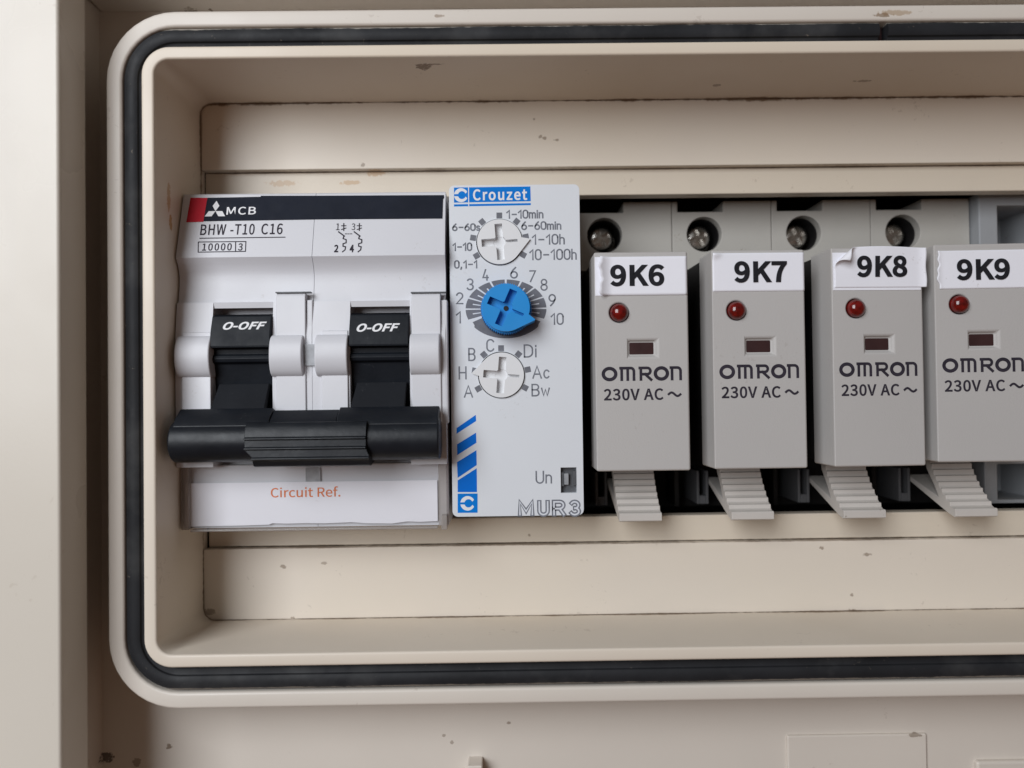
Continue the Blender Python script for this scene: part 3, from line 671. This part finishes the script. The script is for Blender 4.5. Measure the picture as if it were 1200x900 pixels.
# toggles
tgs = []
for (ta, tb_), (u0, u1, v0, v1) in zip(TG, ((261.8, 312.8, 377, 386.5), (418.5, 469, 379, 389))):
    xa, xb = ta+.05, tb_-.05; z = lambda v: at(300, v, 102.2)[1]
    pr = [(107, z(366)), (103.6, z(367)), (102.45, z(370)), (101.75, z(388)), (101.4, z(406)), (101.55, z(407.5)), (102.7, z(408.5)), (102.75, z(415)), (102.35, z(416)), (102.15, z(420)), (102.3, z(424)), (102.9, z(426)), (103.6, z(452)), (104.0, z(480)), (107, z(480))]
    t_ = MB().px(pr, xa, xb).build('toggle', 'black_plastic', cb, bevel=.12, seg=2); tgs.append(t_)
    da, db = (101.75-102.45)/(z(388)-z(370)), None
    fD = lambda x, zz, z=z: 102.45+(z(370)-zz)*(101.75-102.45)/(z(370)-z(388))-.03
    b = MB(); px_text(b, 'O-OFF', u0, u1, v0, v1, fD, Dm=102.1, offset=.03, shear=.3, spacing=1.02); b.build('lettering', 'ink_white', t_)
    w0, w1 = xa+.3, xb-.45
    zA, zB = z(449.5), z(480)
    MB().prism([(w0+.55, 102.55, zA), (w1, 102.55, zA), (w1, 103.3, zA), (w0+.55, 103.3, zA)], [(w0, 100.6, zB), (w1-.1, 100.6, zB), (w1-.1, 102.0, zB), (w0, 102.0, zB)]).build('lever_tab', 'tab_plastic', t_, bevel=.08)
# tie bar
BD = 100.3; zc = at(300, 517, 98)[1]
bx0, bx1 = at(200.5, 515, 99)[0], at(515.5, 515, 99)[0]
b = MB()
fl = [(101.6, zc+3.9), (100.7, zc+4.15), (99.0, zc+3.0), (98.3, zc+1.9), (99.5, zc+.5), (102.1, zc+.5)]
m0, m1 = at(316, 490, 99)[0], at(395, 490, 99)[0]
sh = [(d, zz-.3 if zz > zc+2.9 else zz) for d, zz in fl]
b.px(fl, bx0+.45, m0); b.px(sh, m0+.01, m1-.01); b.px(fl, m1, bx1-.15)
tb = b.build('tie_bar', 'bar_plastic', cb, bevel=.16, seg=2)
MB().cylx(BD, zc-.05, 2.72, bx0, bx1, 48).build('bar_sleeve', 'bar_plastic', tb, bevel=.3, seg=3)
gx0, gx1 = at(285.5, 515, 97)[0], at(428.5, 515, 97)[0]
gpz = lambda v: at(350, v, 97.2)[1]
gp = [(99.5, gpz(494)), (98.0, gpz(495)), (97.45, gpz(501))]
for v in (512, 523.5, 535.5):
    gp += [(97.2, gpz(v)), (96.9, gpz(v+.8)), (96.85, gpz(v+2.6)), (97.25, gpz(v+3.4))]
gp += [(97.5, gpz(541)), (97.9, gpz(546.5)), (98.6, gpz(548)), (101, gpz(545))]
MB().prism([(gx0+(.9 if zz < zc-1.8 else 0.0), d, zz) for d, zz in gp], [(gx1+(.4 if zz < zc-1.8 else 0), d, zz) for d, zz in gp]).build('grip', 'bar_plastic', tb, bevel=.06, seg=1)
# clear label holder and its paper
lz0, lz1 = -17.35, -8.6
pa = MB(); x0, z1_ = at(217, 566.5, 104.5); x1 = at(512.5, 566.5, 104.5)[0]; z0_ = at(300, 616, 104.5)[1]
low = [(x0+(x1-x0)*t, z0_+d) for t, d in ((0, 0), (.1, .03), (.22, .05), (.33, .12), (.345, .3), (.40, .22), (.47, .26), (.55, .2), (.66, .3), (.72, .12), (.82, .05), (.88, .3), (.93, .22), (1, .3))]
pp = MB().py(low + [(x1, z1_), (x0, z1_)], 104.45, 104.55).build('label_paper', 'paper_white', cb, smooth=False)
b = MB(); px_text(b, 'Circuit Ref.', 317.5, 399, 570.3, 582.5, 104.42, Dm=104.5, offset=.006); b.build('lettering', 'ink_orange', pp)
MB().box(cx0+1.15, cx1-1.35, 103.75, 104.1, lz0, lz1).build('label_cover', 'clear_plastic', cb, bevel=.1)
b = MB(); b.box(cx0+.05, cx0+1.1, 103.75, 105, lz0, lz1); b.box(cx1-1.3, cx1-.15, 103.75, 105, lz0+.1, 1.0-4); b.box(cx1-.9, cx1-.1, 103.2, 104.8, lz0-.35, lz0+1.6); b.box(cx0+1.2, cx1-1.4, 103.8, 104.9, lz0-.3, lz0-.02)
b.build('holder_frame', 'clear_edge', cb, bevel=.12)
nx, nz1 = at(358.5, 548, 104.8); nx1, nz0 = at(376, 566, 104.8)
MB().box(nx, nx1, 104.6, 104.85, nz0, nz1).build('catch', 'dip_slide', cb)
# printed front
LD = lambda x, z: LABD(z)-.02
LDu = lambda x, z: LABD(z)-.035
def QB(lst): return [at(180+x/3.3333, 210+y/3.3333, 104.9-(y-60)/255*2.2) for x, y in lst]
MB().sheet(QB([(140, 70), (206, 70), (192, 165), (125, 167)]), LD).build('red_flash', 'ink_red', cb)
MB().sheet(QB([(207, 70), (415, 66), (416, 62), (628, 62), (1100, 60), (1133, 60), (1134, 70), (1130, 76), (1128, 153), (640, 156), (193, 163)]), LD).build('title_band', 'ink_band', cb)
b = MB(); lx, lz = QB([(239, 123)])[0]; s_ = .92
def rh(a):
    d = lambda t, l: (l*math.cos(rad(t)), l*math.sin(rad(t)))
    p, q_ = d(a-30, s_), d(a+30, s_); return [(lx, lz), (lx+p[0], lz+p[1]*.95), (lx+p[0]+q_[0], lz+(p[1]+q_[1])*.95), (lx+q_[0], lz+q_[1]*.95)]
for a in (90, 210, 330): b.sheet(rh(a), LDu)
def qtext(bb, t, X0, X1, Y0, Y1, D, **kw):
    (xa, _), (xb, _) = QB([(X0, (Y0+Y1)/2), (X1, (Y0+Y1)/2)]); zb_, zt_ = QB([((X0+X1)/2, Y1)])[0][1], QB([((X0+X1)/2, Y0)])[0][1]
    put_text(bb, t, xa, xb, zb_, zt_, D, **kw)
qtext(b, 'MCB', 283, 398, 106, 137, LDu, offset=.011, spacing=1.05)
b.build('lettering', 'ink_white', cb)
b = MB()
qtext(b, 'BHW -T10', 182, 393, 174, 217, LD, offset=.009, spacing=1.05); qtext(b, 'C16', 420, 503, 172, 215, LD, offset=.009, spacing=1.05)
qtext(b, '10000', 190, 305, 250, 279, LD, offset=.014, spacing=1.1); qtext(b, '3', 330, 348, 250, 279, LD, offset=.014)
def qr(pts, wd, cl=False): ribbon(b, QB(pts), wd, LD, closed=cl)
qr([(180, 230), (513, 226)], .12); qr([(174, 245), (360, 243), (359, 282), (174, 285)], .12, True); qr([(320, 245), (320, 283)], .12)
for dx in (0, 61):                           # contact and trip coil drawn twice
    qtext(b, '13'[dx > 0], 712+dx, 726+dx, 172, 198, LD, offset=.0); qtext(b, '24'[dx > 0], 705+dx, 722+dx, 256, 286, LD, offset=.03)
    qr([(742+dx, 172), (742+dx, 200)], .13); qr([(733+dx, 181), (751+dx, 181)], .11); qr([(733+dx, 196), (751+dx, 190)], .11)
    qr([(722+dx, 205), (745+dx, 222)], .17); qr([(743+dx, 220), (740+dx, 232), (752+dx, 236), (752+dx, 248), (740+dx, 252), (740+dx, 262), (750+dx, 264), (748+dx, 276), (738+dx, 284)], .15)
for x in (748, 758, 768): qr([(x, 213), (x+6, 213)], .1)
b.build('lettering', 'lettering_dark', cb)
